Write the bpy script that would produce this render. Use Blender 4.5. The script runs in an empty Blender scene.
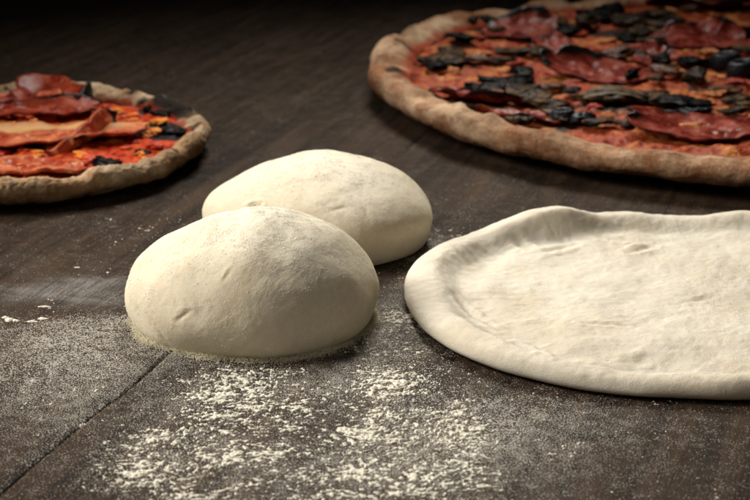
import bpy, math, random
import numpy as np
from mathutils import Vector, Matrix

random.seed(7)
rng = np.random.default_rng(11)
S = bpy.context.scene
COL = S.collection
PI = math.pi

# ------------------------------------------------------------------ camera
PITCH = math.radians(19.0)
CAM_H = 0.29
FPX = 1673.0                      # focal length for a 750 px wide frame
cam = bpy.data.cameras.new('camera')
cam.sensor_width = 36.0
cam.lens = 36.0 * FPX / 750.0
cam.clip_start = 0.02
cam.clip_end = 30.0
cam.dof.use_dof = True
cam.dof.focus_distance = 0.755
cam.dof.aperture_fstop = 17.0
camo = bpy.data.objects.new('camera', cam)
camo.location = (0, 0, CAM_H)
camo.rotation_euler = (PI / 2 - PITCH, 0, 0)
COL.objects.link(camo)
S.camera = camo

# ------------------------------------------------------------------ light
w = bpy.data.worlds.new('World')
S.world = w
w.use_nodes = True
w.node_tree.nodes['Background'].inputs[0].default_value = (1.0, 0.97, 0.92, 1)
w.node_tree.nodes['Background'].inputs[1].default_value = 0.010

def area(name, loc, target, size, power, color, spread=180, size_y=None):
    l = bpy.data.lights.new(name, 'AREA')
    l.shape = 'RECTANGLE' if size_y else 'SQUARE'
    l.size = size
    if size_y: l.size_y = size_y
    l.energy = power
    l.color = color
    l.spread = math.radians(spread)
    o = bpy.data.objects.new(name, l)
    o.location = loc
    o.rotation_euler = (Vector(target) - Vector(loc)).to_track_quat('-Z', 'Y').to_euler()
    COL.objects.link(o)
    return o
area('back_softbox', (0.04, 1.66, 0.84), (0.02, 0.80, 0.0), 0.36, 2.35, (1.0, 0.95, 0.86), 66)
area('side_softbox', (-0.86, 0.80, 0.60), (-0.04, 0.68, 0.0), 0.46, 2.35, (1.0, 0.96, 0.89), 60)
area('front_softbox', (-0.35, -0.25, 0.95), (0.0, 0.78, 0.0), 0.60, 0.22, (1.0, 0.93, 0.82), 50)

S.view_settings.view_transform = 'Standard'
S.view_settings.look = 'None'
S.view_settings.exposure = 0.0
S.view_settings.gamma = 1.0
S.view_settings.use_curve_mapping = False
S.cycles.max_bounces = 6
S.cycles.use_denoising = True

def at(px, py, z=0.0):
    """point of the horizontal plane at height z seen at photo pixel (px, py)"""
    u = (px - 375) / FPX
    v = -(py - 250) / FPX
    dy = math.cos(PITCH) + v * math.sin(PITCH)
    dz = -math.sin(PITCH) + v * math.cos(PITCH)
    t = (CAM_H - z) / -dz
    return np.array((u * t, dy * t))

def to_px(P):
    x, y, z = P[..., 0], P[..., 1], P[..., 2] - CAM_H
    f = y * math.cos(PITCH) - z * math.sin(PITCH)
    up = y * math.sin(PITCH) + z * math.cos(PITCH)
    return 375 + FPX * x / f, 250 - FPX * up / f

# ------------------------------------------------------------------ noise
def _hash(ix, iy, iz, seed):
    h = (ix.astype(np.int64) * 374761393 + iy.astype(np.int64) * 668265263 + iz.astype(np.int64) * 2147483647 + seed * 974634777) & 0xffffffff
    h = ((h ^ (h >> 13)) * 1274126177) & 0xffffffff
    h = h ^ (h >> 16)
    h = (h * 2246822519) & 0xffffffff
    return ((h ^ (h >> 15)) & 0xffffff) / float(0xffffff) * 2 - 1

def noise(p, seed=0):
    """smooth value noise, about -1..1"""
    f = np.floor(p)
    t = p - f
    t = t * t * t * (t * (t * 6 - 15) + 10)
    i = f.astype(np.int64)
    x, y, z = i[..., 0], i[..., 1], i[..., 2]
    r = 0
    for a in (0, 1):
        for b in (0, 1):
            for c in (0, 1):
                wgt = (t[..., 0] if a else 1 - t[..., 0]) * (t[..., 1] if b else 1 - t[..., 1]) * (t[..., 2] if c else 1 - t[..., 2])
                r = r + wgt * _hash(x + a, y + b, z + c, seed)
    return r

def fbm(p, octaves=4, seed=0, gain=0.5):
    s, a, tot = 0, 1.0, 0
    q = p
    for k in range(octaves):
        s = s + a * noise(q, seed + k * 17)
        tot += a
        a *= gain
        q = q * 2.03 + 13.7
    return s / tot * 1.6

def xyz(x, y, z=0.0):
    x, y, z = np.broadcast_arrays(x, y, z)
    return np.stack([x, y, z], -1).astype(float)

def sst(a, b, x):
    t = np.clip((x - a) / (b - a), 0, 1)
    return t * t * (3 - 2 * t)

# ------------------------------------------------------------------ mesh helpers
def mesh_np(name, V, F, mats, parent=None, attrs=None, smooth=True):
    """V (n,3); F (m,k) with one k"""
    me = bpy.data.meshes.new(name)
    V = np.ascontiguousarray(V, dtype=np.float32)
    F = np.ascontiguousarray(F, dtype=np.int32)
    m, k = F.shape
    me.vertices.add(len(V))
    me.vertices.foreach_set('co', V.ravel())
    me.loops.add(m * k)
    me.loops.foreach_set('vertex_index', F.ravel())
    me.polygons.add(m)
    me.polygons.foreach_set('loop_start', np.arange(0, m * k, k, dtype=np.int32))
    if smooth:
        me.polygons.foreach_set('use_smooth', np.ones(m, dtype=bool))
    if attrs:
        for an, av in attrs.items():
            at_ = me.attributes.new(an, 'FLOAT', 'POINT')
            at_.data.foreach_set('value', np.ascontiguousarray(av, dtype=np.float32).ravel())
    me.update(calc_edges=True)
    me.validate()
    me.materials.append(mats)
    o = bpy.data.objects.new(name, me)
    COL.objects.link(o)
    if parent: o.parent = parent
    return o

def grid_faces(nr, nc, wrap):
    """rows nr, cols nc; wrap closes the columns"""
    c = nc if wrap else nc - 1
    i, j = np.meshgrid(np.arange(nr - 1), np.arange(c), indexing='ij')
    j2 = (j + 1) % nc
    return np.stack([i * nc + j, i * nc + j2, (i + 1) * nc + j2, (i + 1) * nc + j], -1).reshape(-1, 4)

def tag(o, label=None, cat=None, group=None, kind=None):
    if label: o['label'] = label
    if cat: o['category'] = cat
    if group: o['group'] = group
    if kind: o['kind'] = kind
    return o

def empty(name, loc, *a, **k):
    o = bpy.data.objects.new(name, None)
    o.empty_display_size = 0.02
    o.location = loc
    COL.objects.link(o)
    return tag(o, *a, **k)

# ------------------------------------------------------------------ materials
class Mat:
    def __init__(s, name):
        s.m = bpy.data.materials.new(name)
        s.m.use_nodes = True
        s.t = s.m.node_tree
        s.b = s.t.nodes['Principled BSDF']
        s.co = s.t.nodes.new('ShaderNodeTexCoord').outputs['Object']
    def n(s, typ, **kw):
        nd = s.t.nodes.new(typ)
        for k, v in kw.items(): setattr(nd, k, v)
        return nd
    def link(s, a, b): s.t.links.new(a, b)
    def mapping(s, scale=(1, 1, 1), rot=(0, 0, 0), src=None):
        m = s.n('ShaderNodeMapping')
        s.link(src or s.co, m.inputs['Vector'])
        m.inputs['Scale'].default_value = scale
        m.inputs['Rotation'].default_value = rot
        return m.outputs[0]
    def noise(s, scale, detail=4, rough=0.55, vec=None, dist=0.0):
        nd = s.n('ShaderNodeTexNoise')
        s.link(vec or s.co, nd.inputs['Vector'])
        nd.inputs['Scale'].default_value = scale
        nd.inputs['Detail'].default_value = detail
        nd.inputs['Roughness'].default_value = rough
        nd.inputs['Distortion'].default_value = dist
        return nd.outputs['Fac']
    def ramp(s, fac, a, b, lo=0.0, hi=1.0):
        nd = s.n('ShaderNodeMapRange', interpolation_type='SMOOTHSTEP')
        s.link(fac, nd.inputs['Value'])
        for i, v in zip(('From Min', 'From Max', 'To Min', 'To Max'), (a, b, lo, hi)):
            nd.inputs[i].default_value = v
        return nd.outputs[0]
    def mix(s, fac, a, b):
        nd = s.n('ShaderNodeMix', data_type='RGBA')
        for sock, v in ((nd.inputs['Factor'], fac), (nd.inputs[6], a), (nd.inputs[7], b)):
            if isinstance(v, (tuple, list)): sock.default_value = (*v, 1) if len(v) == 3 else v
            elif isinstance(v, (int, float)): sock.default_value = v
            else: s.link(v, sock)
        return nd.outputs[2]
    def math(s, op, a, b=0.0, clamp=False):
        nd = s.n('ShaderNodeMath', operation=op, use_clamp=clamp)
        for sock, v in zip(nd.inputs, (a, b)):
            if isinstance(v, (int, float)): sock.default_value = v
            else: s.link(v, sock)
        return nd.outputs[0]
    def attr(s, name):
        return s.n('ShaderNodeAttribute', attribute_name=name).outputs['Fac']
    def bump(s, h, strength, dist, prev=None):
        nd = s.n('ShaderNodeBump')
        nd.inputs['Strength'].default_value = strength
        nd.inputs['Distance'].default_value = dist
        s.link(h, nd.inputs['Height'])
        if prev: s.link(prev, nd.inputs['Normal'])
        return nd.outputs[0]
    def out(s, color=None, rough=None, normal=None, **kw):
        for v, k in ((color, 'Base Color'), (rough, 'Roughness'), (normal, 'Normal')):
            if v is None: continue
            if isinstance(v, (tuple, list)): s.b.inputs[k].default_value = (*v, 1)
            elif isinstance(v, (int, float)): s.b.inputs[k].default_value = v
            else: s.link(v, s.b.inputs[k])
        for k, v in kw.items():
            s.b.inputs[k.replace('_', ' ')].default_value = v
        return s.m

def mat_wood():
    m = Mat('dark worn wood')
    # planks run along their local Y
    oi = m.n('ShaderNodeObjectInfo').outputs['Random']
    ad = m.n('ShaderNodeVectorMath', operation='ADD')
    m.link(m.co, ad.inputs[0])
    cb = m.n('ShaderNodeCombineXYZ')
    m.link(m.math('MULTIPLY', oi, 37.0), cb.inputs[2])
    m.link(cb.outputs[0], ad.inputs[1])
    v = ad.outputs[0]
    grain = m.noise(1.0, 7, 0.62, m.mapping((120, 7, 60), src=v), 0.6)
    fine = m.noise(1.0, 6, 0.7, m.mapping((650, 38, 200), src=v), 0.3)
    blot = m.noise(9.0, 6, 0.6, v, 0.4)
    blot2 = m.noise(38.0, 5, 0.65, v)
    cross = m.noise(1.0, 3, 0.5, m.mapping((30, 520, 60), rot=(0, 0, 0.5), src=v), 0.2)
    speck = m.noise(900.0, 3, 0.7, v)
    pore = m.noise(1.0, 3, 0.6, m.mapping((900, 90, 200), src=v))
    c = m.mix(m.ramp(grain, 0.34, 0.66), (0.0070, 0.0040, 0.0022), (0.044, 0.0265, 0.0155))
    c = m.mix(m.ramp(fine, 0.35, 0.7, 0, 0.5), c, (0.052, 0.034, 0.022))
    c = m.mix(m.ramp(blot, 0.42, 0.68, 0, 0.65), c, (0.018, 0.0105, 0.0062))
    c = m.mix(m.ramp(blot2, 0.55, 0.75, 0, 0.45), c, (0.070, 0.047, 0.032))
    c = m.mix(m.ramp(cross, 0.60, 0.74, 0, 0.40), c, (0.095, 0.070, 0.050))
    c = m.mix(m.ramp(pore, 0.62, 0.72, 0, 0.75), c, (0.014, 0.010, 0.008))
    warm = m.noise(1.0, 5, 0.65, m.mapping((55, 3.2, 20), rot=(0, 0, 0.06), src=v), 0.8)
    c = m.mix(m.ramp(warm, 0.56, 0.70, 0, 0.4), c, (0.080, 0.046, 0.022))
    worn = m.noise(1.0, 6, 0.7, m.mapping((26, 12, 10), src=v), 1.2)
    c = m.mix(m.ramp(worn, 0.50, 0.66, 0, 0.4), c, (0.058, 0.046, 0.037))
    stain = m.noise(1.0, 6, 0.7, m.mapping((15, 9, 10), rot=(0, 0, 1.0), src=v), 1.5)
    c = m.mix(m.ramp(stain, 0.56, 0.66, 0, 0.6), c, (0.010, 0.006, 0.0042))
    d = m.attr('dust')
    dn = m.math('ADD', m.noise(1700.0, 1, 0.5, v), m.math('MULTIPLY', m.noise(150.0, 4, 0.65, v), 0.35))
    dmask = m.ramp(m.math('ADD', dn, m.math('MULTIPLY', d, 0.17)), 0.88, 0.93, 0, 0.6)
    film = m.ramp(m.math('ADD', m.noise(1.0, 5, 0.6, m.mapping((26, 60, 30), rot=(0, 0, -0.35), src=v)), m.math('MULTIPLY', m.attr('film'), 0.55)), 0.75, 1.35, 0, 0.5)
    film = m.math('MULTIPLY', film, m.ramp(m.math('ADD', m.math('MULTIPLY', fine, 0.6), m.math('MULTIPLY', speck, 0.5)), 0.42, 0.68, 0.15, 1.0))
    c = m.mix(film, c, (0.46, 0.45, 0.44))
    c = m.mix(dmask, c, (0.55, 0.52, 0.46))
    h = m.math('ADD', m.math('MULTIPLY', grain, 0.9), m.math('MULTIPLY', fine, 0.5))
    nb = m.bump(h, 0.45, 0.0009)
    nb = m.bump(pore, 0.5, 0.0003, nb)
    nb = m.bump(speck, 0.35, 0.0003, nb)
    rgh = m.ramp(m.math('ADD', m.math('MULTIPLY', blot2, 0.5), m.math('MULTIPLY', fine, 0.5)), 0.3, 0.7, 0.50, 0.72)
    return m.out(c, rgh, nb, Specular_IOR_Level=0.035)

def mat_dough(name, base, flour, patch, flour_amt=0.55, bump=1.0, wrinkle=0.0):
    m = Mat(name)
    n1 = m.noise(34.0, 5, 0.6)
    n2 = m.noise(260.0, 4, 0.65)
    n3 = m.noise(1500.0, 3, 0.7)
    big = m.noise(13.0, 3, 0.5, None, 0.5)
    c = m.mix(m.ramp(n1, 0.42, 0.7, 0, 0.7), base, patch)
    f = m.math('ADD', m.math('MULTIPLY', n2, 0.6), m.math('MULTIPLY', n3, 0.55))
    f = m.math('ADD', f, m.math('MULTIPLY', m.math('SUBTRACT', big, 0.5), 0.6))
    f = m.math('ADD', f, m.math('MULTIPLY', m.attr('flour'), 0.35))
    c = m.mix(m.ramp(f, 0.45, 0.85, 0, flour_amt), c, flour)
    c = m.mix(m.attr('dark_tint'), c, (base[0] * .72, base[1] * .63, base[2] * .50))  # darker tone: blotches, and shade painted into creases
    nb = m.bump(m.noise(75.0, 4, 0.5), 0.14 * bump, 0.0022)
    nb = m.bump(n2, 0.25 * bump, 0.0006, nb)
    nb = m.bump(n3, 0.6 * bump, 0.0005, nb)
    m.b.inputs['Subsurface Radius'].default_value = (1.0, 0.62, 0.32)
    return m.out(c, m.ramp(n2, 0.3, 0.7, 0.62, 0.85), nb, Subsurface_Weight=0.5, Subsurface_Scale=0.006, Specular_IOR_Level=0.12)

def mat_flour(name, c):
    m = Mat(name)
    n = m.noise(900.0, 2, 0.6)
    return m.out(m.mix(n, tuple(x * .82 for x in c), c), 0.95, None, Specular_IOR_Level=0.1)

def mat_crust(name, light, brown, dark, fl=0.4):
    m = Mat(name)
    n1 = m.noise(22.0, 5, 0.6, None, 0.3)
    n2 = m.noise(110.0, 5, 0.65)
    n3 = m.noise(600.0, 3, 0.7)
    c = m.mix(m.ramp(n1, 0.36, 0.60), light, brown)
    c = m.mix(m.ramp(n2, 0.5, 0.72, 0, 0.75), c, tuple(x * .6 for x in brown))
    c = m.mix(m.ramp(m.math('ADD', n3, m.math('MULTIPLY', n1, -0.5)), 0.18, 0.5, 0, fl), c, (0.62, 0.55, 0.44))
    c = m.mix(m.ramp(m.math('ADD', m.attr('char'), m.math('MULTIPLY', n2, 0.55)), 0.6, 0.98), c, dark)
    c = m.mix(m.math('MULTIPLY', m.attr('bake'), m.ramp(n2, .25, .6, .45, 1.0)), c, tuple(x * .5 for x in brown))
    c = m.mix(m.attr('sauce'), c, (0.30, 0.035, 0.012))
    nb = m.bump(n1, 0.5, 0.003)
    nb = m.bump(n2, 0.6, 0.0018, nb)
    nb = m.bump(n3, 0.5, 0.0004, nb)
    return m.out(c, 0.75, nb, Subsurface_Weight=0.08, Subsurface_Scale=0.003, Specular_IOR_Level=0.06)

def mat_topping(name, red, red2, cheese, cheese_amt, char=(0.012, 0.008, 0.007), scale=1.0):
    m = Mat(name)
    n1 = m.noise(45.0 * scale, 5, 0.62, None, 0.6)
    n2 = m.noise(150.0 * scale, 5, 0.65, None, 0.4)
    n3 = m.noise(620.0, 3, 0.7)
    c = m.mix(m.ramp(n2, 0.35, 0.65), red, red2)
    ch = m.ramp(m.math('ADD', m.math('MULTIPLY', n1, 0.7), m.math('MULTIPLY', n2, 0.3)), 0.58 - cheese_amt, 0.66 - cheese_amt)
    c = m.mix(ch, c, m.mix(m.ramp(n2, 0.4, 0.7), cheese, tuple(x * .62 for x in cheese)))
    c = m.mix(m.ramp(m.math('ADD', m.attr('char'), m.math('MULTIPLY', n2, 0.6)), 0.72, 1.0), c, char)
    nb = m.bump(n1, 0.6, 0.004)
    nb = m.bump(n2, 0.7, 0.0022, nb)
    nb = m.bump(n3, 0.35, 0.0005, nb)
    return m.out(c, m.ramp(n2, 0.3, 0.7, 0.28, 0.6), nb, Subsurface_Weight=0.1, Subsurface_Scale=0.002, Specular_IOR_Level=0.06)

def mat_meat(name, a, b, fat, fat_lo, rough=0.32):
    m = Mat(name)
    n1 = m.noise(60.0, 5, 0.6, None, 0.5)
    n2 = m.noise(260.0, 4, 0.65)
    c = m.mix(m.ramp(n1, 0.35, 0.65), a, b)
    c = m.mix(m.ramp(n2, fat_lo, fat_lo + 0.1, 0, 0.8), c, fat)
    c = m.mix(m.attr('fat'), c, m.mix(n2, fat, tuple(x * .7 for x in fat)))
    c = m.mix(m.ramp(m.math('ADD', m.attr('char'), m.math('MULTIPLY', n2, 0.4)), 0.6, 0.95), c, (0.010, 0.007, 0.006))
    nb = m.bump(n1, 0.5, 0.0025)
    nb = m.bump(n2, 0.5, 0.0008, nb)
    return m.out(c, m.ramp(n1, 0.3, 0.7, rough - 0.08, rough + 0.22), nb, Subsurface_Weight=0.12, Subsurface_Scale=0.002, Specular_IOR_Level=0.07)

def mat_veg(name, a, b, rough, spec=0.5):
    m = Mat(name)
    n1 = m.noise(120.0, 5, 0.65, None, 0.5)
    n2 = m.noise(500.0, 4, 0.65)
    c = m.mix(m.ramp(n1, 0.42, 0.7), a, b)
    c = m.mix(m.attr('stripe'), c, (0.20, 0.16, 0.105))
    nb = m.bump(n1, 0.7, 0.002)
    nb = m.bump(n2, 0.5, 0.0006, nb)
    return m.out(c, m.ramp(n1, 0.3, 0.7, rough, rough + 0.3), nb, Specular_IOR_Level=spec)

M = {
    'wood': mat_wood(),
    'ball': mat_dough('proofed dough', (0.62, 0.535, 0.39), (0.74, 0.69, 0.58), (0.65, 0.56, 0.40), 0.6, 1.0),
    'raw': mat_dough('stretched dough', (0.60, 0.53, 0.415), (0.67, 0.625, 0.53), (0.50, 0.445, 0.35), 0.6, 1.2),
    'flour': mat_flour('flour', (0.78, 0.73, 0.61)),
    'grain': mat_flour('flour grains', (0.90, 0.87, 0.76)),
    'semolina': mat_flour('semolina', (0.84, 0.77, 0.57)),
    'crustR': mat_crust('baked crust brown', (0.50, 0.325, 0.190), (0.24, 0.098, 0.040), (0.035, 0.018, 0.010), 0.4),
    'crustL': mat_crust('baked crust pale', (0.60, 0.47, 0.31), (0.34, 0.20, 0.10), (0.018, 0.012, 0.009), 0.6),
    'topR': mat_topping('baked sauce and cheese', (0.20, 0.018, 0.006), (0.38, 0.085, 0.028), (0.56, 0.20, 0.055), 0.085),
    'topL': mat_topping('tomato sauce and cheese', (0.38, 0.018, 0.004), (0.56, 0.075, 0.010), (0.72, 0.26, 0.035), 0.02, scale=1.3),
    'salami': mat_meat('salami', (0.085, 0.005, 0.003), (0.25, 0.046, 0.028), (0.40, 0.16, 0.10), 0.60, 0.24),
    'ham': mat_meat('cured ham', (0.26, 0.022, 0.009), (0.50, 0.14, 0.06), (0.66, 0.38, 0.16), 0.56, 0.34),
    'hamd': mat_meat('dark cured ham', (0.14, 0.008, 0.004), (0.30, 0.050, 0.020), (0.50, 0.22, 0.10), 0.62, 0.28),
    'black': mat_veg('charred vegetable', (0.002, 0.0018, 0.0018), (0.006, 0.0035, 0.0022), 0.16, .03),
    'mush': mat_veg('roasted mushroom', (0.008, 0.005, 0.003), (0.13, 0.070, 0.028), 0.22, .045),
    'brownveg': mat_veg('brown roasted mushroom', (0.05, 0.016, 0.008), (0.17, 0.055, 0.016), 0.25, .15),
    'olive': mat_veg('black olive', (0.010, 0.010, 0.013), (0.014, 0.014, 0.020), 0.16, .12),
}

# ------------------------------------------------------------------ flour density on the table (world metres)
def blob(X, Y, px, py, rx, ry, rot=0.0):
    cx, cy = at(px, py)
    dx, dy = X - cx, Y - cy
    c, s = math.cos(rot), math.sin(rot)
    a = (dx * c + dy * s) / rx
    b = (-dx * s + dy * c) / ry
    return np.exp(-(a * a + b * b))

SEAM_A = at(0, 495); SEAM_B = at(165, 355)
SDIR = (SEAM_B - SEAM_A) / np.linalg.norm(SEAM_B - SEAM_A)
SNRM = np.array((SDIR[1], -SDIR[0]))          # points right
SANG = math.atan2(SDIR[0], SDIR[1])           # from +Y towards +X

def bands(X, Y):
    """wiped streaks: floured bands running away from the camera, leaning right"""
    q = (X - SEAM_A[0]) * SNRM[0] + (Y - SEAM_A[1]) * SNRM[1]
    q = q + 0.006 * noise(xyz(X * 12, Y * 12, 0), 5)
    return noise(xyz(q * 62 + 2.2, Y * 4, 0.0), 9)

def d_clump(X, Y):
    d = 1.05 * blob(X, Y, 300, 480, .055, .034) + 0.85 * blob(X, Y, 290, 440, .042, .040) + 0.85 * blob(X, Y, 240, 385, .032, .028)
    d = d + 0.85 * blob(X, Y, 375, 395, .022, .045, -.3) + 0.75 * blob(X, Y, 160, 450, .035, .035) + 0.95 * blob(X, Y, 392, 325, .016, .045, -.25)
    d = d + 0.35 * blob(X, Y, 400, 470, .05, .03) + 0.55 * blob(X, Y, 455, 425, .014, .03) + 0.3 * blob(X, Y, 520, 440, .05, .03)
    d = d + 0.6 * blob(X, Y, 430, 245, .012, .02) + 0.45 * blob(X, Y, 455, 232, .01, .012)
    bare = 0.35 * blob(X, Y, 335, 425, .010, .045, -.35) + 0.2 * blob(X, Y, 400, 430, .008, .03, -.3)
    return np.clip(d, 0, 1.05) - bare + 0.17 * bands(X, Y)

def d_grain(X, Y):
    left = sst(0.003, -0.003, (X - SEAM_A[0]) * SNRM[0] + (Y - SEAM_A[1]) * SNRM[1])
    d = 1.0 * blob(X, Y, 125, 325, .045, .045) + 0.75 * blob(X, Y, 60, 350, .07, .055) + 0.55 * blob(X, Y, 30, 410, .06, .05) * left
    d = d * (0.45 + 0.55 * sst(at(0, 312)[1], at(0, 322)[1], Y + .004 * noise(xyz(X * 40, 0, 0), 3)))
    d = d * sst(at(0, 300)[1] + .01, at(0, 318)[1], Y + .003 * noise(xyz(X * 60, 0, 0), 4) - X * .06)
    e = 0.75 * blob(X, Y, 300, 470, .075, .045) + 0.8 * blob(X, Y, 260, 380, .05, .035) + 0.9 * blob(X, Y, 390, 340, .03, .06, -.25)
    e = e + 0.7 * blob(X, Y, 470, 410, .045, .035) + 0.5 * blob(X, Y, 480, 460, .06, .04) + 0.36 * blob(X, Y, 600, 420, .055, .03) + 0.16 * blob(X, Y, 650, 460, .08, .05)
    e = e + 0.5 * blob(X, Y, 398, 300, .014, .045, -.3) + 1.0 * blob(X, Y, 425, 250, .020, .030) + 0.3 * blob(X, Y, 410, 215, .03, .03) + 0.45 * blob(X, Y, 130, 450, .04, .05)
    e = e - 0.15 * blob(X, Y, 335, 425, .010, .045, -.35)
    return np.clip(d + e, 0, 1.3) + 0.04

def d_film(X, Y):
    f = 0.80 * blob(X, Y, 100, 290, .055, .030) + 0.35 * blob(X, Y, 40, 295, .05, .03) + 1.0 * blob(X, Y, 130, 237, .010, .006, -.6) + 0.9 * blob(X, Y, 113, 226, .007, .006) + 0.5 * blob(X, Y, 70, 217, .005, .006)
    f = f + 0.5 * blob(X, Y, 390, 280, .02, .06, -.3) + 0.55 * blob(X, Y, 440, 240, .016, .02) + 0.40 * blob(X, Y, 230, 430, .05, .06) + 0.3 * blob(X, Y, 340, 470, .06, .04)
    f = f + 0.35 * blob(X, Y, 420, 390, .03, .04) + 0.35 * blob(X, Y, 130, 330, .05, .04)
    return f + 0.02

# ------------------------------------------------------------------ table top of wide planks
table = empty('table_top', (0, 0, 0), kind='structure')
PW = 0.272
GAP = 0.0007
TH = 0.035
def edge_wobble(s, k):
    p = xyz(s * 28, k * 7.3, 0)
    return 0.0011 * fbm(p, 4, 31) + 0.0005 * noise(xyz(s * 420, k * 3.1, 0), 8)
def make_plank(k):
    # local frame: y along the plank, x across; seam k is the plank's left edge
    s = np.concatenate([np.linspace(-0.5, 0.45, 60), np.linspace(0.4515, 1.3, 520), np.linspace(1.31, 2.3, 60)]) - 0.35
    acr = np.concatenate([[0, .0, .0006, .002], np.linspace(.006, PW - .006, 70), [PW - .002, PW - .0006, PW, PW]])
    zz = np.concatenate([[-TH, -.0014, -.0003, -.00005], np.zeros(70), [-.00005, -.0003, -.0014, -TH]])
    def op(j):                                   # how far the joint has opened along its length
        return 0.12 + (0.88 * sst(.30, .16, s) if j == 0 else 0.10 * noise(xyz(s * 5, j, 0), 2))
    oL, oR = op(k), op(k + 1)
    L = k * PW + GAP / 2 * oL + edge_wobble(s, k)
    R = (k + 1) * PW - GAP / 2 * oR + edge_wobble(s, k + 1)
    A = L[:, None] + (R - L)[:, None] * (acr / PW)[None, :]
    B = np.broadcast_to(s[:, None], A.shape)
    Z = np.where((acr < PW / 2)[None, :], np.maximum(zz[None, :], -TH) * np.where(zz[None, :] > -.01, oL[:, None], 1), zz[None, :] * np.where(zz[None, :] > -.01, oR[:, None], 1))
    lev = (0.0004 * fbm(xyz(A * 14 + k * 5, B * 4, 0), 3, 3) - 0.0003) * (Z > -.01)
    V = np.stack([A, B, Z + lev], -1)
    wx = SEAM_A[0] + V[..., 0] * SNRM[0] + V[..., 1] * SDIR[0]
    wy = SEAM_A[1] + V[..., 0] * SNRM[1] + V[..., 1] * SDIR[1]
    o = mesh_np('plank', V.reshape(-1, 3), grid_faces(len(s), len(acr), False)[:, ::-1], M['wood'], table,
                {'dust': np.clip(d_grain(wx, wy), 0, 1.2), 'film': np.clip(d_film(wx, wy), 0, 1.2)})
    o.location = (SEAM_A[0], SEAM_A[1], 0)
    o.rotation_euler = (0, 0, -SANG)
    return o
for k in range(-4, 5):
    make_plank(k)

# ------------------------------------------------------------------ grains
def grains(name, P, size, mat, parent=None, flat=0.75):
    """one small eight-sided crumb per point, joined"""
    n = len(P)
    base = np.array([(1, 0, 0), (0, 1, 0), (-1, 0, 0), (0, -1, 0), (0, 0, 1), (0, 0, -1)], float)
    tri = np.array([(0, 1, 4), (1, 2, 4), (2, 3, 4), (3, 0, 4), (1, 0, 5), (2, 1, 5), (3, 2, 5), (0, 3, 5)])
    V = base[None] * (size[:, None, None] * 0.5) * rng.uniform(0.55, 1.35, (n, 6, 1))
    a = rng.uniform(0, 2 * PI, n)
    c, s = np.cos(a)[:, None], np.sin(a)[:, None]
    x, y = V[..., 0] * c - V[..., 1] * s, V[..., 0] * s + V[..., 1] * c
    V = np.stack([x, y, V[..., 2] * flat], -1) + P[:, None, :]
    F = tri[None] + (np.arange(n) * 6)[:, None, None]
    return mesh_np(name, V.reshape(-1, 3), F.reshape(-1, 3), mat, parent, smooth=False)

# objects the loose flour keeps clear of (filled with footprints below)
FOOT = []
def clear_of(P, grow=0.0):
    k = np.ones(len(P), bool)
    for f in FOOT:
        k &= ~f(P[:, 0], P[:, 1], grow)
    return k

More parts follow.
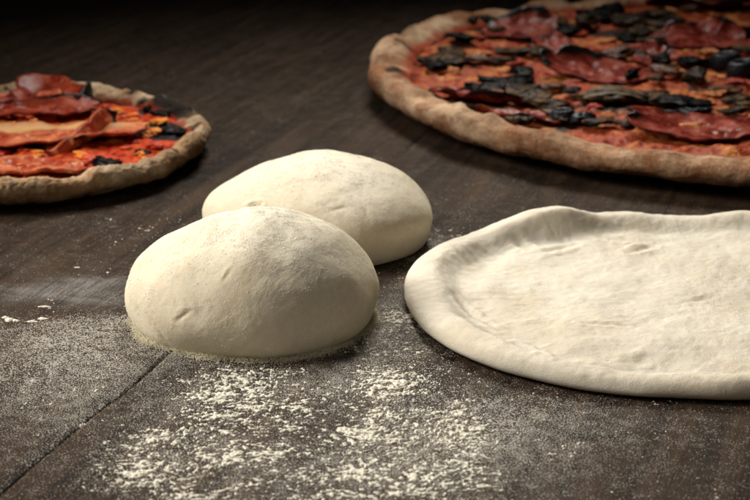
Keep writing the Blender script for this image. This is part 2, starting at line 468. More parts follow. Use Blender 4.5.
# ------------------------------------------------------------------ dough balls
def ball_mesh(name, cx, cy, R, h, he, seed, elong, rot, lean, marks, parent):
    nu, nv = 520, 300
    U = np.linspace(0, 2 * PI, nu, endpoint=False)
    a = np.linspace(0, 1, nv)
    top = a < 0.72
    ang = np.where(top, a / 0.72 * PI / 2, (a - 0.72) / 0.20 * PI / 2)
    ang = np.clip(ang, 0, PI / 2)
    flat_i = a > 0.92
    rho = np.where(top, np.sin(ang) ** 1.15, 1 - 0.13 * np.sin(ang) ** 1.6 - 0.0 * ang)
    rho = np.where(~top, 1 - 0.10 * (1 - np.cos(ang)) ** 1.0, rho)
    rho = np.where(flat_i, 0.90 * (1 - (a - 0.92) / 0.08), rho)
    z = np.where(top, he + (h - he) * np.cos(ang) ** 1.0, he * (1 - np.sin(ang)))
    z = np.where(flat_i, 0.0, z)
    RR = 1 + 0.030 * np.cos(2 * (U - rot)) * elong + 0.02 * np.cos(3 * U + seed) + 0.010 * noise(xyz(np.cos(U) * 3, np.sin(U) * 3, seed), seed)
    x = R * RR[None] * rho[:, None] * np.cos(U)[None]
    y = R * RR[None] * rho[:, None] * np.sin(U)[None]
    Z = np.broadcast_to(z[:, None], x.shape).copy()
    wt = sst(0, he * 1.0, Z)
    x = x + lean[0] * (Z / h) ** 2
    y = y + lean[1] * (Z / h) ** 2
    P = np.stack([x, y, Z], -1)
    C = np.array((0, 0, h * 0.35))
    N = P - C
    N /= np.linalg.norm(N, axis=-1, keepdims=True)
    d = 0.0024 * fbm(P * 22 + seed * 3.1, 3, seed) + 0.00022 * fbm(P * 85 + seed, 4, seed + 2) + 0.00009 * fbm(P * 420, 3, seed + 4)
    P = P + N * (d * (0.15 + 0.85 * wt))[..., None]
    W = P + np.array((cx, cy, 0))
    # folds and pits at the places the photograph shows
    ux, uy = to_px(W)
    view = np.array((0, 0, CAM_H)) - W
    facing = (view * N).sum(-1) > 0
    dark_tint = np.zeros(x.shape)
    fl = np.zeros(x.shape)
    for kind, (x0, y0), (x1, y1), wd, dp in marks:
        cost = np.where(facing, (ux - x0) ** 2 + (uy - y0) ** 2, 1e9)
        p0 = W.reshape(-1, 3)[cost.argmin()]
        cost = np.where(facing, (ux - x1) ** 2 + (uy - y1) ** 2, 1e9)
        p1 = W.reshape(-1, 3)[cost.argmin()]
        ax = p1 - p0
        L = np.linalg.norm(ax) + 1e-6
        t = np.clip(((W - p0) @ ax) / L ** 2, 0, 1)
        q = W - (p0 + t[..., None] * ax)
        dist = np.linalg.norm(q, axis=-1) * (1 + (.25 if wd < .004 else 0) * noise(W * 500, 5))
        side = np.sign(np.cross(np.broadcast_to(ax, q.shape), q) @ np.array((0, 0.3, 1.0)))
        tap = 0.25 + 0.75 * np.sin(np.clip(t, .02, .98) * PI)
        if kind == 'fold':
            g = np.exp(-(dist / wd) ** 2) * tap
            lip = np.exp(-((dist - 1.6 * wd) / (1.2 * wd)) ** 2) * tap
            P = P + N * (dp * (-g + 0.6 * lip * (side > 0)))[..., None]
            dark_tint += g * 0.35  # shade of the groove painted into the colour
        elif kind == 'pit':
            g = np.exp(-(dist / wd) ** 2)
            lip = np.exp(-((dist - 1.7 * wd) / (0.6 * wd)) ** 2)
            P = P + N * (dp * (-g + 0.5 * lip) * (1 + .5 * noise(W * 700, 9)))[..., None]
            dark_tint += g * 0.5  # hollow of the pit is painted darker, as shade
        elif kind == 'ridge':
            P = P + N * (dp * np.exp(-(dist / wd) ** 2))[..., None]
        elif kind == 'flour':
            fl += dp * np.exp(-(dist / wd) ** 2)
        elif kind == 'dark_tint':
            dark_tint += dp * np.exp(-(dist / wd) ** 2)  # plain darker patch on the skin
    P[..., 2] = np.maximum(P[..., 2], 0.0)
    o = mesh_np(name, P.reshape(-1, 3), grid_faces(nv, nu, True)[:, ::-1], M['ball'], parent,
                {'dark_tint': np.clip(dark_tint, 0, .8), 'flour': np.clip(fl + 0.25 * sst(h * .5, h, Z), 0, 1.5)})
    return o, P, N, fl

def dust_ball(P, N, fl, h, n, seed, parent):
    r = np.random.default_rng(seed)
    Q = P.reshape(-1, 3); NN = N.reshape(-1, 3)
    idx = r.integers(0, len(Q), n * 14)
    q = Q[idx]
    dens = 0.16 + 0.75 * fl.reshape(-1)[idx] + 0.25 * sst(h * 0.75, h, q[:, 2])
    rad = np.hypot(q[:, 0], q[:, 1]) / 0.06      # even out the polar grid
    dens = dens * np.clip(rad, 0, 1) * (0.35 + 1.1 * np.clip(fbm(q * 230, 3, seed), -.3, 1))
    keep = (r.random(len(q)) < dens) & (q[:, 2] > 0.004)
    q, nn = q[keep][:n], NN[idx][keep][:n]
    sz = r.uniform(.00016, .00042, len(q)) * (1 + (r.random(len(q)) < .03) * .7)
    return tag(grains('flour_grains', q + nn * sz[:, None] * 0.22, sz, M['grain'], parent), kind='stuff')

def dough_ball(cx, cy, R, h, he, seed, elong, rot, lean, marks, label, ngr):
    t = empty('dough_ball', (cx, cy, 0.0004), label, 'dough ball', 'proofed dough balls on the floured table')
    o, P, N, fl = ball_mesh('dough', cx, cy, R, h, he, seed, elong, rot, lean, marks, t)
    dust_ball(P, N, fl, h, ngr, seed, t)
    FOOT.append(lambda X, Y, g, cx=cx, cy=cy, R=R: np.hypot(X - cx, Y - cy) < R * .89 + g)
    return t

B1 = (-0.0570, 0.7445, 0.0590)
B2 = (-0.0305, 0.8640, 0.0610)
dough_ball(B1[0], B1[1], B1[2], 0.0515, 0.014, 3, 0.6, 0.2, (0.002, 0.000), [
    ('fold', (177, 322), (190, 312), .0011, .0009),
    ('fold', (224, 282), (232, 270), .0010, .0004),
    ('fold', (156, 330), (170, 345), .0016, .0006),
    ('ridge', (258, 218), (246, 262), .011, .0022),
    ('flour', (250, 240), (300, 262), .016, .35),
    ('flour', (262, 225), (262, 225), .03, .3),
    ('dark_tint', (232, 300), (262, 262), .006, .22),
    ('dark_tint', (150, 318), (200, 345), .006, .18),
], 'nearer dough ball, in front, with a small slit fold on its lower left', 26000)
dough_ball(B2[0], B2[1], B2[2], 0.0430, 0.0150, 8, 0.8, 2.6, (0.003, 0.0), [
    ('pit', (252, 207), (257, 207), .0024, .0016),
    ('fold', (330, 212), (348, 207), .0016, .0004),
    ('fold', (362, 206), (370, 220), .0016, .0005),
    ('flour', (340, 205), (372, 200), .014, .4),
    ('flour', (300, 165), (350, 170), .02, .4),
    ('dark_tint', (380, 240), (405, 225), .012, .25),
], 'farther dough ball, half hidden behind the nearer one, with a pitted spot', 18000)

# ring of coarse semolina the front ball sits in
def ring(n, cx, cy, R, seed):
    r = np.random.default_rng(seed)
    a = r.uniform(0, 2 * PI, n)
    rr = R * .935 + np.abs(r.normal(0, .0020, n))
    rr = rr * (1 + 0.030 * .6 * np.cos(2 * (a - .2)) + 0.02 * np.cos(3 * a + 3)) + .0018 * noise(xyz(np.cos(a) * 6, np.sin(a) * 6, 0), seed)
    z = np.clip(.0030 - (rr - R * .93) * .42, 0.0002, .003) * r.random(n)
    P = xyz(cx + rr * np.cos(a), cy + rr * np.sin(a), z)
    sz = r.uniform(.0003, .0006, n)
    return tag(grains('semolina_ring', P, sz, M['semolina']), 'band of coarse yellowish semolina round the foot of the nearer dough ball', 'semolina', kind='stuff')
ring(26000, B1[0], B1[1], B1[2], 5)

# ------------------------------------------------------------------ stretched dough
RC = np.array((0.168, 0.7625))
RAX, RAY = 0.152, 0.1205
def raw_radius(T):
    ca, sa = np.cos(T), np.sin(T)
    n = 2.35
    r = (np.abs(ca / RAX) ** n + np.abs(sa / RAY) ** n) ** (-1 / n)
    return r * (1 + .012 * noise(xyz(ca * 2.2, sa * 2.2, 1), 12) + .006 * noise(xyz(ca * 6, sa * 6, 1), 13))
def stretched_dough():
    t = empty('stretched_dough', (RC[0], RC[1], 0.0004), 'flat raw pizza base stretched by hand, pale, with a raised rim, on the dark table', 'pizza dough')
    nu = 1100
    T = np.linspace(0, 2 * PI, nu, endpoint=False)
    ca, sa = np.cos(T), np.sin(T)
    Rm = raw_radius(T)
    px, py = Rm * ca + RC[0], Rm * sa + RC[1]
    far = sst(.2, .8, sa); near = sst(.2, .8, -sa); lft = sst(.5, .95, -ca)
    nz = noise(xyz(ca * 3.3, sa * 3.3, 0), 21)
    wd = .021 - .004 * near + .003 * nz + .006 * far + .006 * lft                 # rim width
    hr = .0120 + .0012 * noise(xyz(ca * 4.5, sa * 4.5, 2), 22) - .0015 * far - .0010 * lft - .0020 * near * sst(2 * PI - 1.5, 2 * PI - 1.9, T)
    bulge = np.exp(-((T - 2.24) / .22) ** 2)
    hr = hr + .0085 * bulge; wd = wd + .008 * bulge
    b2 = np.exp(-((T - 1.55) / .16) ** 2)
    hr = hr - .002 * b2
    steep = 1.0 + 0.3 * far + 2.0 * bulge + 1.2 * np.exp(-((T - (2 * PI - 1.35)) / .35) ** 2)
    zi = 0.0052
    rows = []
    Rin = Rm - wd
    for s in np.linspace(0.002, 1, 190):                            # interior
        rows.append((Rin * s, np.full(nu, zi), np.full(nu, 0.0)))
    for q in np.linspace(0, 1, 34)[1:]:                             # inner flank up to the crest
        e = np.clip(q, 0, 1)
        r = Rin + wd * .52 * e ** (1 / (0.7 + .3 * steep))
        zz = zi + (hr - zi) * (1 - np.cos(PI * e)) / 2
        rows.append((r, zz, np.full(nu, e)))
    for q in np.linspace(0, 1, 40)[1:]:                             # outer shoulder and underside
        ph = PI / 2 - q * PI
        zc = hr * .42
        zz = np.where(ph > 0, zc + (hr - zc) * np.sin(ph), zc + zc * np.sin(ph))
        r = Rm - wd * .48 + wd * .48 * np.cos(ph) ** (.85 if q < .5 else .6)
        if q > .97: r = Rm - wd * .5
        rows.append((r, zz, np.full(nu, 1.0)))
    for s in (0.9, .6, .3, 0.01):
        rows.append(((Rm - wd * .5) * s, np.zeros(nu), np.full(nu, 2.0)))
    Rr = np.array([r[0] for r in rows]); Z = np.array([r[1] for r in rows]); K = np.array([r[2] for r in rows])
    X, Y = Rr * ca, Rr * sa
    P = np.stack([X, Y, Z], -1)
    up = (K < 1.5)
    inner = 1 - sst(.0, 1.0, K)
    # stretched skin: shallow bumps, bubbles, wrinkles drawn from the rim inwards
    rel = Rr / Rm[None]
    wr_n = noise(xyz(ca[None] * 13 + 0 * Rr, sa[None] * 13 + 0 * Rr, Rr * 26), 41)
    bump = 0.0021 * fbm(P * 20, 3, 51) + 0.0004 * fbm(P * 75 + 2, 4, 52) + .00024 * fbm(P * 260, 3, 53)
    streak = fbm(xyz(X * 40 + Y * 10, Y * 120 - X * 30, 0), 4, 54)
    bump = bump + 0.00005 * streak * inner
    radial = 0.00025 * (1 - np.abs(wr_n)) ** 4 * sst(.45, .8, rel) * sst(1.02, .86, rel) * (0.3 + lft[None] + .5 * far[None])
    P[..., 2] += np.where(up, bump * np.where(K >= 1, sst(0, .006, Z) * .9, 1) + radial, 0)
    P[..., 2] += np.where(up, -0.0008 * np.exp(-((rel - .80) / .05) ** 2) * (.4 + .6 * lft + .3 * near)[None], 0)
    W = P + np.array((RC[0], RC[1], 0))
    dark_tint = np.zeros(X.shape)
    def near_px(x0, y0, x1, y1, wdt):
        p0, p1 = at(x0, y0, .006), at(x1, y1, .006)
        ax = p1 - p0; L2 = (ax ** 2).sum() + 1e-9
        qx, qy = W[..., 0] - p0[0], W[..., 1] - p0[1]
        tt = np.clip((qx * ax[0] + qy * ax[1]) / L2, 0, 1)
        dd = np.hypot(qx - tt * ax[0], qy - tt * ax[1])
        return dd * (1 + .3 * noise(W * 300, 61)) / wdt, np.sin(np.clip(tt, .05, .95) * PI)
    for (x0, y0, x1, y1, wdt, dp) in [
            (455, 295, 480, 318, .0012, .0016), (515, 345, 552, 362, .0014, .0018), (480, 318, 500, 330, .001, .0008),
            (630, 251, 652, 246, .0016, .0016), (585, 325, 625, 327, .0011, .0010), (632, 358, 652, 356, .0020, .0012),
            (512, 240, 540, 251, .0016, .0010),
            (540, 250, 575, 243, .0014, .0010), (600, 236, 640, 240, .0016, .0008), (455, 255, 470, 262, .0012, .0009),
            (640, 372, 750, 376, .0014, .0016), (560, 362, 640, 371, .0018, .0010), (690, 300, 712, 296, .0012, .0008)]:
        dd, tp = near_px(x0, y0, x1, y1, wdt)
        dd = dd / 1.5; g = .5 * np.exp(-dd ** 2) * (.3 + .7 * tp)
        lip = np.exp(-((dd - 2.0) / 1.1) ** 2) * (.3 + .7 * tp)
        P[..., 2] += np.where(up, dp * (-g + .55 * lip), 0)
        dark_tint += g * .15  # creases also get painted shade
    dd, tp = near_px(640, 246, 641, 246, .004)
    P[..., 2] += np.where(up, .0012 * np.exp(-dd ** 2), 0)
    patches = sst(.15, .9, fbm(W * 42, 4, 71)) * inner * .35
    dark_tint = dark_tint + patches * .7 + .35 * sst(.75, 1.0, 1 - Z / .008) * (K >= 1) * up  # grey blotches, plus shade painted round the foot of the rim
    P[..., 2] = np.where(up, np.maximum(P[..., 2], 0.0002), P[..., 2])
    mesh_np('dough_disc', P.reshape(-1, 3), grid_faces(len(rows), nu, True)[:, ::-1], M['raw'], t,
            {'dark_tint': np.clip(dark_tint, 0, .7), 'flour': np.clip(.3 + .4 * fbm(W * 30, 3, 77), 0, 1)})
    # loose flour on it
    r = np.random.default_rng(4)
    idx = r.integers(0, 230 * nu, 40000)
    q = P.reshape(-1, 3)[idx]
    keep = r.random(len(q)) < .14 * np.clip(fbm(q * 90, 3, 8) + .3, 0, 1)
    q = q[keep]
    tag(grains('flour_grains', q + np.array((0, 0, .00008)), r.uniform(.0002, .00045, len(q)), M['flour'], t), kind='stuff')
    FOOT.append(lambda X, Y, g: np.hypot(X - RC[0], Y - RC[1]) < raw_radius(np.arctan2(Y - RC[1], X - RC[0])) - .004 + g)
stretched_dough()

# ------------------------------------------------------------------ pizzas
def pizza_base(t, C, R, rimw, rimh, zi, lift, seed, crust_mat, top_mat, char_blobs, top_char, zlump):
    nu = 900
    T = np.linspace(0, 2 * PI, nu, endpoint=False)
    ca, sa = np.cos(T), np.sin(T)
    def radius(T):
        c_, s_ = np.cos(T), np.sin(T)
        return R * (1 + .012 * noise(xyz(c_ * 2, s_ * 2, seed), seed) + .006 * noise(xyz(c_ * 7, s_ * 7, seed), seed + 1))
    Rm = radius(T)
    wd = rimw * (1 + .22 * noise(xyz(ca * 3.5, sa * 3.5, seed), seed + 2) + .12 * noise(xyz(ca * 11, sa * 11, seed), seed + 9))
    hr = rimh * (1 + .15 * noise(xyz(ca * 5, sa * 5, seed), seed + 3) + .10 * noise(xyz(ca * 14, sa * 14, seed), seed + 4))
    rows = []
    for s in np.linspace(.02, 1, 12):
        rows.append(((Rm - wd) * s, np.full(nu, zi - .003 + .001 * s)))
    for q in np.linspace(0, 1, 64)[1:]:
        ph = PI - q * 1.42 * PI
        zc = np.full(nu, lift) + (hr - lift) * .45
        zz = np.where(ph > 0, zc + (hr - zc) * np.abs(np.sin(ph)) ** .8 * np.sign(np.sin(ph)), zc + (zc - lift * .75) * np.sin(ph))
        if ph > PI / 2: zz = zi - .002 + (hr - zi + .002) * (.5 * sst(0, 1, (q / .352)) + .5 * min(1, q / .352) )
        rows.append((Rm - wd * .36 + wd * (.36 if ph < PI / 2 else .64) * np.cos(ph), zz))
    last_r, last_z = rows[-1]
    for s in (.97, .94, .9, .8, .6, .02):
        f = sst(1.0, .88, s)
        rows.append((last_r * s, last_z * (1 - f) + 0 * f))
    Rr = np.array([r[0] for r in rows]); Z = np.array([r[1] for r in rows])
    P = np.stack([Rr * ca, Rr * sa, Z], -1)
    cen = np.stack([(Rm - wd * .4) * ca, (Rm - wd * .4) * sa, lift + (hr - lift) * .5], -1)
    D = P - cen[None]
    D /= np.linalg.norm(D, axis=-1, keepdims=True) + 1e-6
    d = .0016 * fbm(P * 30, 3, seed + 5) + .0006 * fbm(P * 120, 4, seed + 6) + .0004 * fbm(P * 500, 2, seed + 7)
    msk = (np.arange(len(rows)) > 11) & (np.arange(len(rows)) < len(rows) - 5)
    for _ in range(60):                          # blisters along the rim
        a_ = rng.uniform(0, 2 * PI); c_ = np.array(((R - rimw * .45) * math.cos(a_), (R - rimw * .45) * math.sin(a_), rimh))
        c_[:2] *= 1 + rng.uniform(-.35, .35) * rimw / R
        d = d + rng.uniform(.0006, .0024) * (rimh / .0255) ** 2.5 * np.exp(-((P - c_) ** 2).sum(-1) / rng.uniform(.003, .009) ** 2)
    P = P + D * (d * msk[:, None])[..., None]
    P[..., 2] = np.maximum(P[..., 2], 0)
    rel = Rr / Rm[None]
    char = .22 * fbm(P * 38, 3, seed + 8) * (rel > .8) 
    rb = random.Random(seed)
    extra = []
    for _ in range(34):
        a_ = rb.uniform(0, 2 * PI); q_ = R - rimw * rb.uniform(.25, 1.05)
        extra.append((C[0] + q_ * math.cos(a_), C[1] + q_ * math.sin(a_), rb.uniform(.002, .006), rb.uniform(.4, .85)))
    for (bx, by, br, s) in char_blobs + extra:
        char = char + s * np.exp(-((P[..., 0] + C[0] - bx) ** 2 + (P[..., 1] + C[1] - by) ** 2) / br ** 2)
    inner_edge = (Rm - wd)[None]
    sauce = sst(wd * .32, wd * .05, Rr - inner_edge + .003 * noise(P * 160, 3)) * (np.arange(len(rows)) < 50)[:, None] * .8
    mesh_np('crust', P.reshape(-1, 3), grid_faces(len(rows), nu, True)[:, ::-1], crust_mat, t, {'char': char, 'sauce': sauce, 'bake': np.clip(sst(rimh * .80, lift * .9, P[..., 2] + .004 * noise(P * 60, 6)) * msk[:, None] + .65 * sst(.0, .7, fbm(P * 24, 4, seed + 11)), 0, .9)})
    def zsurf(X, Y):
        p = xyz(X, Y, 0)
        return zi + zlump * fbm(p * 55, 3, seed + 20) + zlump * .55 * fbm(p * 170, 3, seed + 21)
    rr = np.linspace(.01, 1, 170)
    Ri = Rm - wd * .80
    X = (Ri[None] * rr[:, None]) * ca; Y = (Ri[None] * rr[:, None]) * sa
    e = sst(1.0, .93, rr)[:, None]
    Zt = zsurf(X, Y) - .0035 * (1 - e)
    ch = .5 * fbm(xyz(X, Y, 0) * 48, 4, seed + 30)
    for (bx, by, br, s) in top_char:
        ch = ch + s * np.exp(-((X + C[0] - bx) ** 2 + (Y + C[1] - by) ** 2) / br ** 2)
    mesh_np('sauce_and_cheese', np.stack([X, Y, Zt], -1).reshape(-1, 3), grid_faces(len(rr), nu, True)[:, ::-1], top_mat, t, {'char': ch})
    FOOT.append(lambda X, Y, g: np.hypot(X - C[0], Y - C[1]) < R * .95 + g)
    return zsurf

def slice_mesh(t, C, name, px, py, rx, ry, rot, zs, mat, seed, th=.0016, curl=.006, curl_dir=None, wave=.3, charr=.35, fat_band=None, zoff=.0012, label=None):
    """a thin draped slice: rim curls up, edge wavy, darker where scorched"""
    nu, nr = 96, 30
    w0 = at(px, py, .018)
    cx, cy = w0[0] - C[0], w0[1] - C[1]
    T = np.linspace(0, 2 * PI, nu, endpoint=False)
    s = np.linspace(0.01, 1, nr)
    ca, sa = np.cos(T), np.sin(T)
    out = 1 + wave * .5 * noise(xyz(ca * 1.6, sa * 1.6, seed), seed) + wave * .22 * noise(xyz(ca * 5, sa * 5, seed), seed + 1)
    lx = rx * out * s[:, None] * ca; ly = ry * out * s[:, None] * sa
    c, n_ = math.cos(rot), math.sin(rot)
    X = cx + lx * c - ly * n_; Y = cy + lx * n_ + ly * c
    sm = zs(X, Y) * .55 + zs(np.full_like(X, cx), np.full_like(X, cy)) * .45
    cd = 1.0
    if curl_dir is not None:
        cd = np.clip(np.cos(T - curl_dir), 0, 1) ** 1.5 * 1.4
    up = curl * (s[:, None] ** 3.2) * (.35 + .65 * np.clip(.5 + noise(xyz(ca * 2.4, sa * 2.4, seed + .5), seed + 2), 0, 1.4)) * cd
    Z = sm + zoff + up + (.0009 + .022 * min(rx, ry)) * fbm(xyz(X, Y, 0) * (1.4 / min(rx, ry)), 3, seed + 3)
    # the lifted rim also leans back inwards
    X = X - (cx - X) * -0.0; 
    ch = charr * (s[:, None] ** 6) * (.9 + 1.3 * noise(xyz(ca * 3, sa * 3, seed), seed + 5)) + np.clip(up / max(curl, 1e-4), 0, 1.5) * charr * .7
    fat = np.zeros_like(Z)
    if fat_band is not None:
        fat = np.exp(-(((ly / ry) - fat_band[0] + .18 * noise(xyz(lx * 60, 0, 0), seed)) / fat_band[1]) ** 2)
    top = np.stack([X, Y, Z + th / 2], -1); bot = np.stack([X, Y, Z - th / 2], -1)[::-1]
    V = np.concatenate([top, bot], 0)
    A = np.concatenate([np.broadcast_to(ch, Z.shape), np.broadcast_to(ch, Z.shape)[::-1]], 0)
    Fa = np.concatenate([fat, fat[::-1]], 0)
    o = mesh_np(name, V.reshape(-1, 3), grid_faces(2 * nr, nu, True)[:, ::-1], mat, t, {'char': A, 'fat': Fa})
    if label: o['label'] = label
    return o

def lump_mesh(t, C, name, px, py, rx, ry, rz, rot, zs, mat, seed, rough=.28, bend=.5, stripes=0, label=None, z0=.0):
    nu, nv = 44, 26
    w0 = at(px, py, .018)
    cx, cy = w0[0] - C[0], w0[1] - C[1]
    U = np.linspace(0, 2 * PI, nu, endpoint=False); A = np.linspace(.02, PI - .02, nv)
    x = np.sin(A)[:, None] * np.cos(U); y = np.sin(A)[:, None] * np.sin(U); z = np.broadcast_to(np.cos(A)[:, None], x.shape)
    P = np.stack([x, y, z], -1)
    d = 1 + rough * 1.3 * fbm(P * 1.5 + seed * 1.7, 4, seed) - rough * .7 * np.abs(noise(P * 3.2 + seed, seed + 3))
    st = np.zeros(x.shape)
    if stripes:
        w_ = np.cos(P[..., 1] * stripes + 1.1 * P[..., 0] + .6 * noise(P * 2, 5))
        d = d + .13 * w_
        st = sst(.35, .85, w_) * (P[..., 2] > .1) * .9
    P = P * d[..., None]
    P[..., 2] = np.sign(P[..., 2]) * np.abs(P[..., 2]) ** .8
    lx, ly, lz = P[..., 0] * rx, P[..., 1] * ry, P[..., 2] * rz
    ly = ly + bend * ry * ((lx / rx) ** 2 - .4)
    lz = lz + .25 * rz * np.sin(lx / rx * 2.2 + seed)
    c, n_ = math.cos(rot), math.sin(rot)
    X = cx + lx * c - ly * n_; Y = cy + lx * n_ + ly * c
    rz = rz * .62; lz = lz * .62
    Z = zs(np.array([cx]), np.array([cy]))[0] + rz * .45 + z0 + lz
    o = mesh_np(name, np.stack([X, Y, Z], -1).reshape(-1, 3), grid_faces(nv, nu, True), mat, t, {'stripe': st})
    if label: o['label'] = label
    return o

# --- right, large pizza
CR = np.array((0.266, 1.190)); RR_ = 0.270
pr = empty('pizza', (CR[0], CR[1], 0.0004), 'large baked pizza with salami and blackened mushrooms, at the upper right', 'pizza', 'baked pizzas')
cb = []
for (x, y, r, s) in [(402, 65, .010, .9), (414, 41, .009, 1.0), (470, 22, .012, .9), (500, 140, .01, .3), (398, 60, .012, .3), (560, 8, .01, .6), (372, 90, .02, .3)]:
    p = at(x, y, .03); cb.append((p[0], p[1], r, s))
tc = []
for (x, y, r, s) in [(443, 60, .03, .5), (475, 24, .035, .8), (450, 45, .02, .4), (570, 30, .05, .5), (500, 95, .04, .5), (640, 40, .05, .35), (620, 104, .04, .4), (560, 125, .03, .3), (685, 80, .05, .3)]:
    p = at(x, y, .02); tc.append((p[0], p[1], r, s))
zR = pizza_base(pr, CR, RR_, .031, .0255, .0195, .010, 60, M['crustR'], M['topR'], cb, tc, .0022)

salamis = [
    (606, 79, .050, .034, .15, .010, 2.4), (706, 46, .042, .036, -.2, .013, 1.6), (712, 136, .060, .030, .05, .009, 2.8),
    (716, 7, .060, .050, .1, .010, 4.4), (524, 37, .036, .036, .3, .009, 1.2), (472, 104, .040, .020, -.55, .007, 5.2),
    (640, -22, .05, .045, .4, .010, 2.0), (556, 55, .022, .018, .3, .006, 2.0), (655, 66, .02, .02, .4, .006, 1.0),
]
for i, (x, y, rx, ry, rot, cu, cdr) in enumerate(salamis):
    slice_mesh(pr, CR, 'salami_slice', x, y, rx * .88, ry * .82, rot, zR, M['salami'], 100 + i * 7, curl=cu * 1.2, curl_dir=cdr, charr=.55, zoff=.0030, wave=.45)
# the strip of salami folded against the rim at the lower left
slice_mesh(pr, CR, 'salami_slice', 505, 122, .040, .010, -.35, zR, M['salami'], 190, curl=.004, curl_dir=4.4, zoff=.004)

veg = [  # px, py, rx, ry, rz, rot, kind
    (600, 22, .017, .020, .0075, .3, 'black'), (585, 30, .010, .012, .007, -.4, 'black'), (612, 15, .012, .010, .006, .8, 'black'),
    (566, 37, .014, .009, .004, .2, 'black'), (553, 30, .010, .010, .004, 1.0, 'mush'), (628, 30, .013, .015, .005, .4, 'mush'),
    (645, 38, .016, .015, .005, -.3, 'mush'), (662, 32, .012, .015, .005, .5, 'mush'), (640, 22, .014, .012, .005, .1, 'black'),
    (658, 20, .013, .012, .004, .3, 'mush'), (672, 26, .008, .012, .004, .9, 'black'), (650, 50, .014, .009, .004, -.2, 'mush'), (628, 46, .010, .008, .004, .5, 'black'),
    (618, 62, .0125, .013, .0075, -.2, 'brownveg'), (640, 62, .011, .012, .005, .6, 'brownveg'),
    (560, 5, .007, .007, .010, .2, 'black'), (540, 18, .012, .010, .004, .5, 'mush'), (525, 22, .010, .008, .003, 0, 'black'),
    (692, 69, .013, .009, .005, .1, 'black'), (693, 83, .008, .012, .006, .2, 'mush'), (666, 78, .010, .016, .006, .4, 'brownveg'), (660, 70, .008, .010, .006, .2, 'black'),
    (614, 105, .021, .016, .0065, .05, 'gill'), (590, 103, .010, .012, .005, .4, 'mush'), (640, 104, .010, .010, .004, -.2, 'black'), (651, 99, .013, .008, .004, .1, 'mush'),
    (678, 113, .020, .011, .0065, -.35, 'black'), (692, 119, .011, .008, .005, -.3, 'olive'), (662, 108, .010, .008, .005, .2, 'black'),
    (506, 92, .020, .017, .0085, .35, 'black'), (490, 96, .016, .010, .006, .1, 'black'), (520, 98, .012, .016, .006, -.4, 'black'), (520, 82, .010, .010, .004, .3, 'black'),
    (478, 95, .008, .009, .005, 0, 'black'), (534, 106, .012, .012, .005, .4, 'black'), (547, 112, .012, .010, .004, -.3, 'mush'),
    (443, 66, .015, .017, .005, .4, 'mush'), (452, 60, .010, .012, .005, -.2, 'black'), (436, 74, .008, .009, .004, .1, 'black'),
    (460, 45, .010, .014, .004, .7, 'black'), (466, 26, .011, .010, .004, .3, 'mush'), (485, 23, .011, .010, .004, -.1, 'mush'),
    (462, 22, .008, .005, .003, -.7, 'black'), (498, 36, .009, .006, .003, .5, 'black'), (520, 58, .018, .007, .004, .1, 'mush'), (545, 62, .014, .006, .004, .15, 'mush'), (500, 66, .012, .006, .003, -.1, 'mush'),
    (478, 66, .012, .006, .003, -.2, 'brownveg'), (558, 123, .010, .011, .005, .2, 'pale'), (580, 126, .011, .009, .005, .1, 'olive'), (520, 131, .009, .006, .004, .1, 'mush'), (600, 130, .010, .006, .003, .3, 'mush'), (626, 133, .009, .006, .003, 0, 'black'),
    (738, 108, .012, .010, .004, .2, 'mush'), (725, 96, .014, .009, .004, .4, 'brownveg'), (735, 120, .010, .006, .003, .2, 'black'), (742, 38, .012, .009, .004, 0, 'black'),
    (735, 10, .016, .010, .005, .1, 'black'), (715, 4, .014, .010, .004, .3, 'black'), (690, 14, .012, .007, .003, .2, 'brownveg'), (745, 58, .012, .010, .004, 0, 'mush'),
    (585, 60, .010, .006, .003, .2, 'black'), (555, 92, .010, .006, .003, .2, 'brownveg'), (570, 98, .008, .006, .003, .2, 'black'), (655, 88, .008, .006, .003, .6, 'black'), (632, 84, .004, .010, .006, -.5, 'black'),
]
names = {'black': 'charred_mushroom', 'mush': 'mushroom_slice', 'brownveg': 'mushroom_piece', 'gill': 'mushroom_slice', 'olive': 'olive', 'pale': 'mushroom_slice'}
mats = {'black': 'black', 'mush': 'mush', 'brownveg': 'brownveg', 'gill': 'mush', 'olive': 'olive', 'pale': 'mush'}
for i, (x, y, rx, ry, rz, rot, kd) in enumerate(veg):
    if kd == 'black' and i % 3 == 1: kd = 'mush'
    lump_mesh(pr, CR, names[kd], x, y, rx, ry, rz, rot, zR, M[mats[kd]], 200 + i * 3, rough=.27 if kd != 'gill' else .15,
              bend=.5 if kd in ('mush', 'black') else .2, stripes=11 if kd == 'gill' else (7 if kd == 'pale' else 0),
              label='mushroom slice with pale gill stripes' if kd == 'gill' else None, z0=.003)
def olive(px, py, r, hole):
    """half an olive, pitted: a cupped ring"""
    nu, nv = 40, 24
    w0 = at(px, py, .02); cx, cy = w0 - CR
    U = np.linspace(0, 2 * PI, nu, endpoint=False); A = np.linspace(0, 2 * PI, nv, endpoint=False)
    rad = r * (.66 + .34 * np.cos(A))[:, None] * (1 + .06 * np.sin(2 * U + px))[None]
    X = rad * np.cos(U); Y = rad * np.sin(U) * .9
    Z = np.broadcast_to((r * .55 * np.sin(A))[:, None], X.shape) + r * .45 + .12 * X
    z0 = zR(np.array([cx]), np.array([cy]))[0]
    P = np.stack([X + cx, Y + cy, Z + z0 + .002], -1)
    P = np.concatenate([P, P[:1]], 0)
    return mesh_np('olive', P.reshape(-1, 3), grid_faces(nv + 1, nu, True)[:, ::-1], M['olive'], pr, {'stripe': np.zeros(P.shape[:2])})
for (x, y, r) in [(725, 68, .0110), (741, 79, .0115), (562, 122, .008)]:
    olive(x, y, r, True)

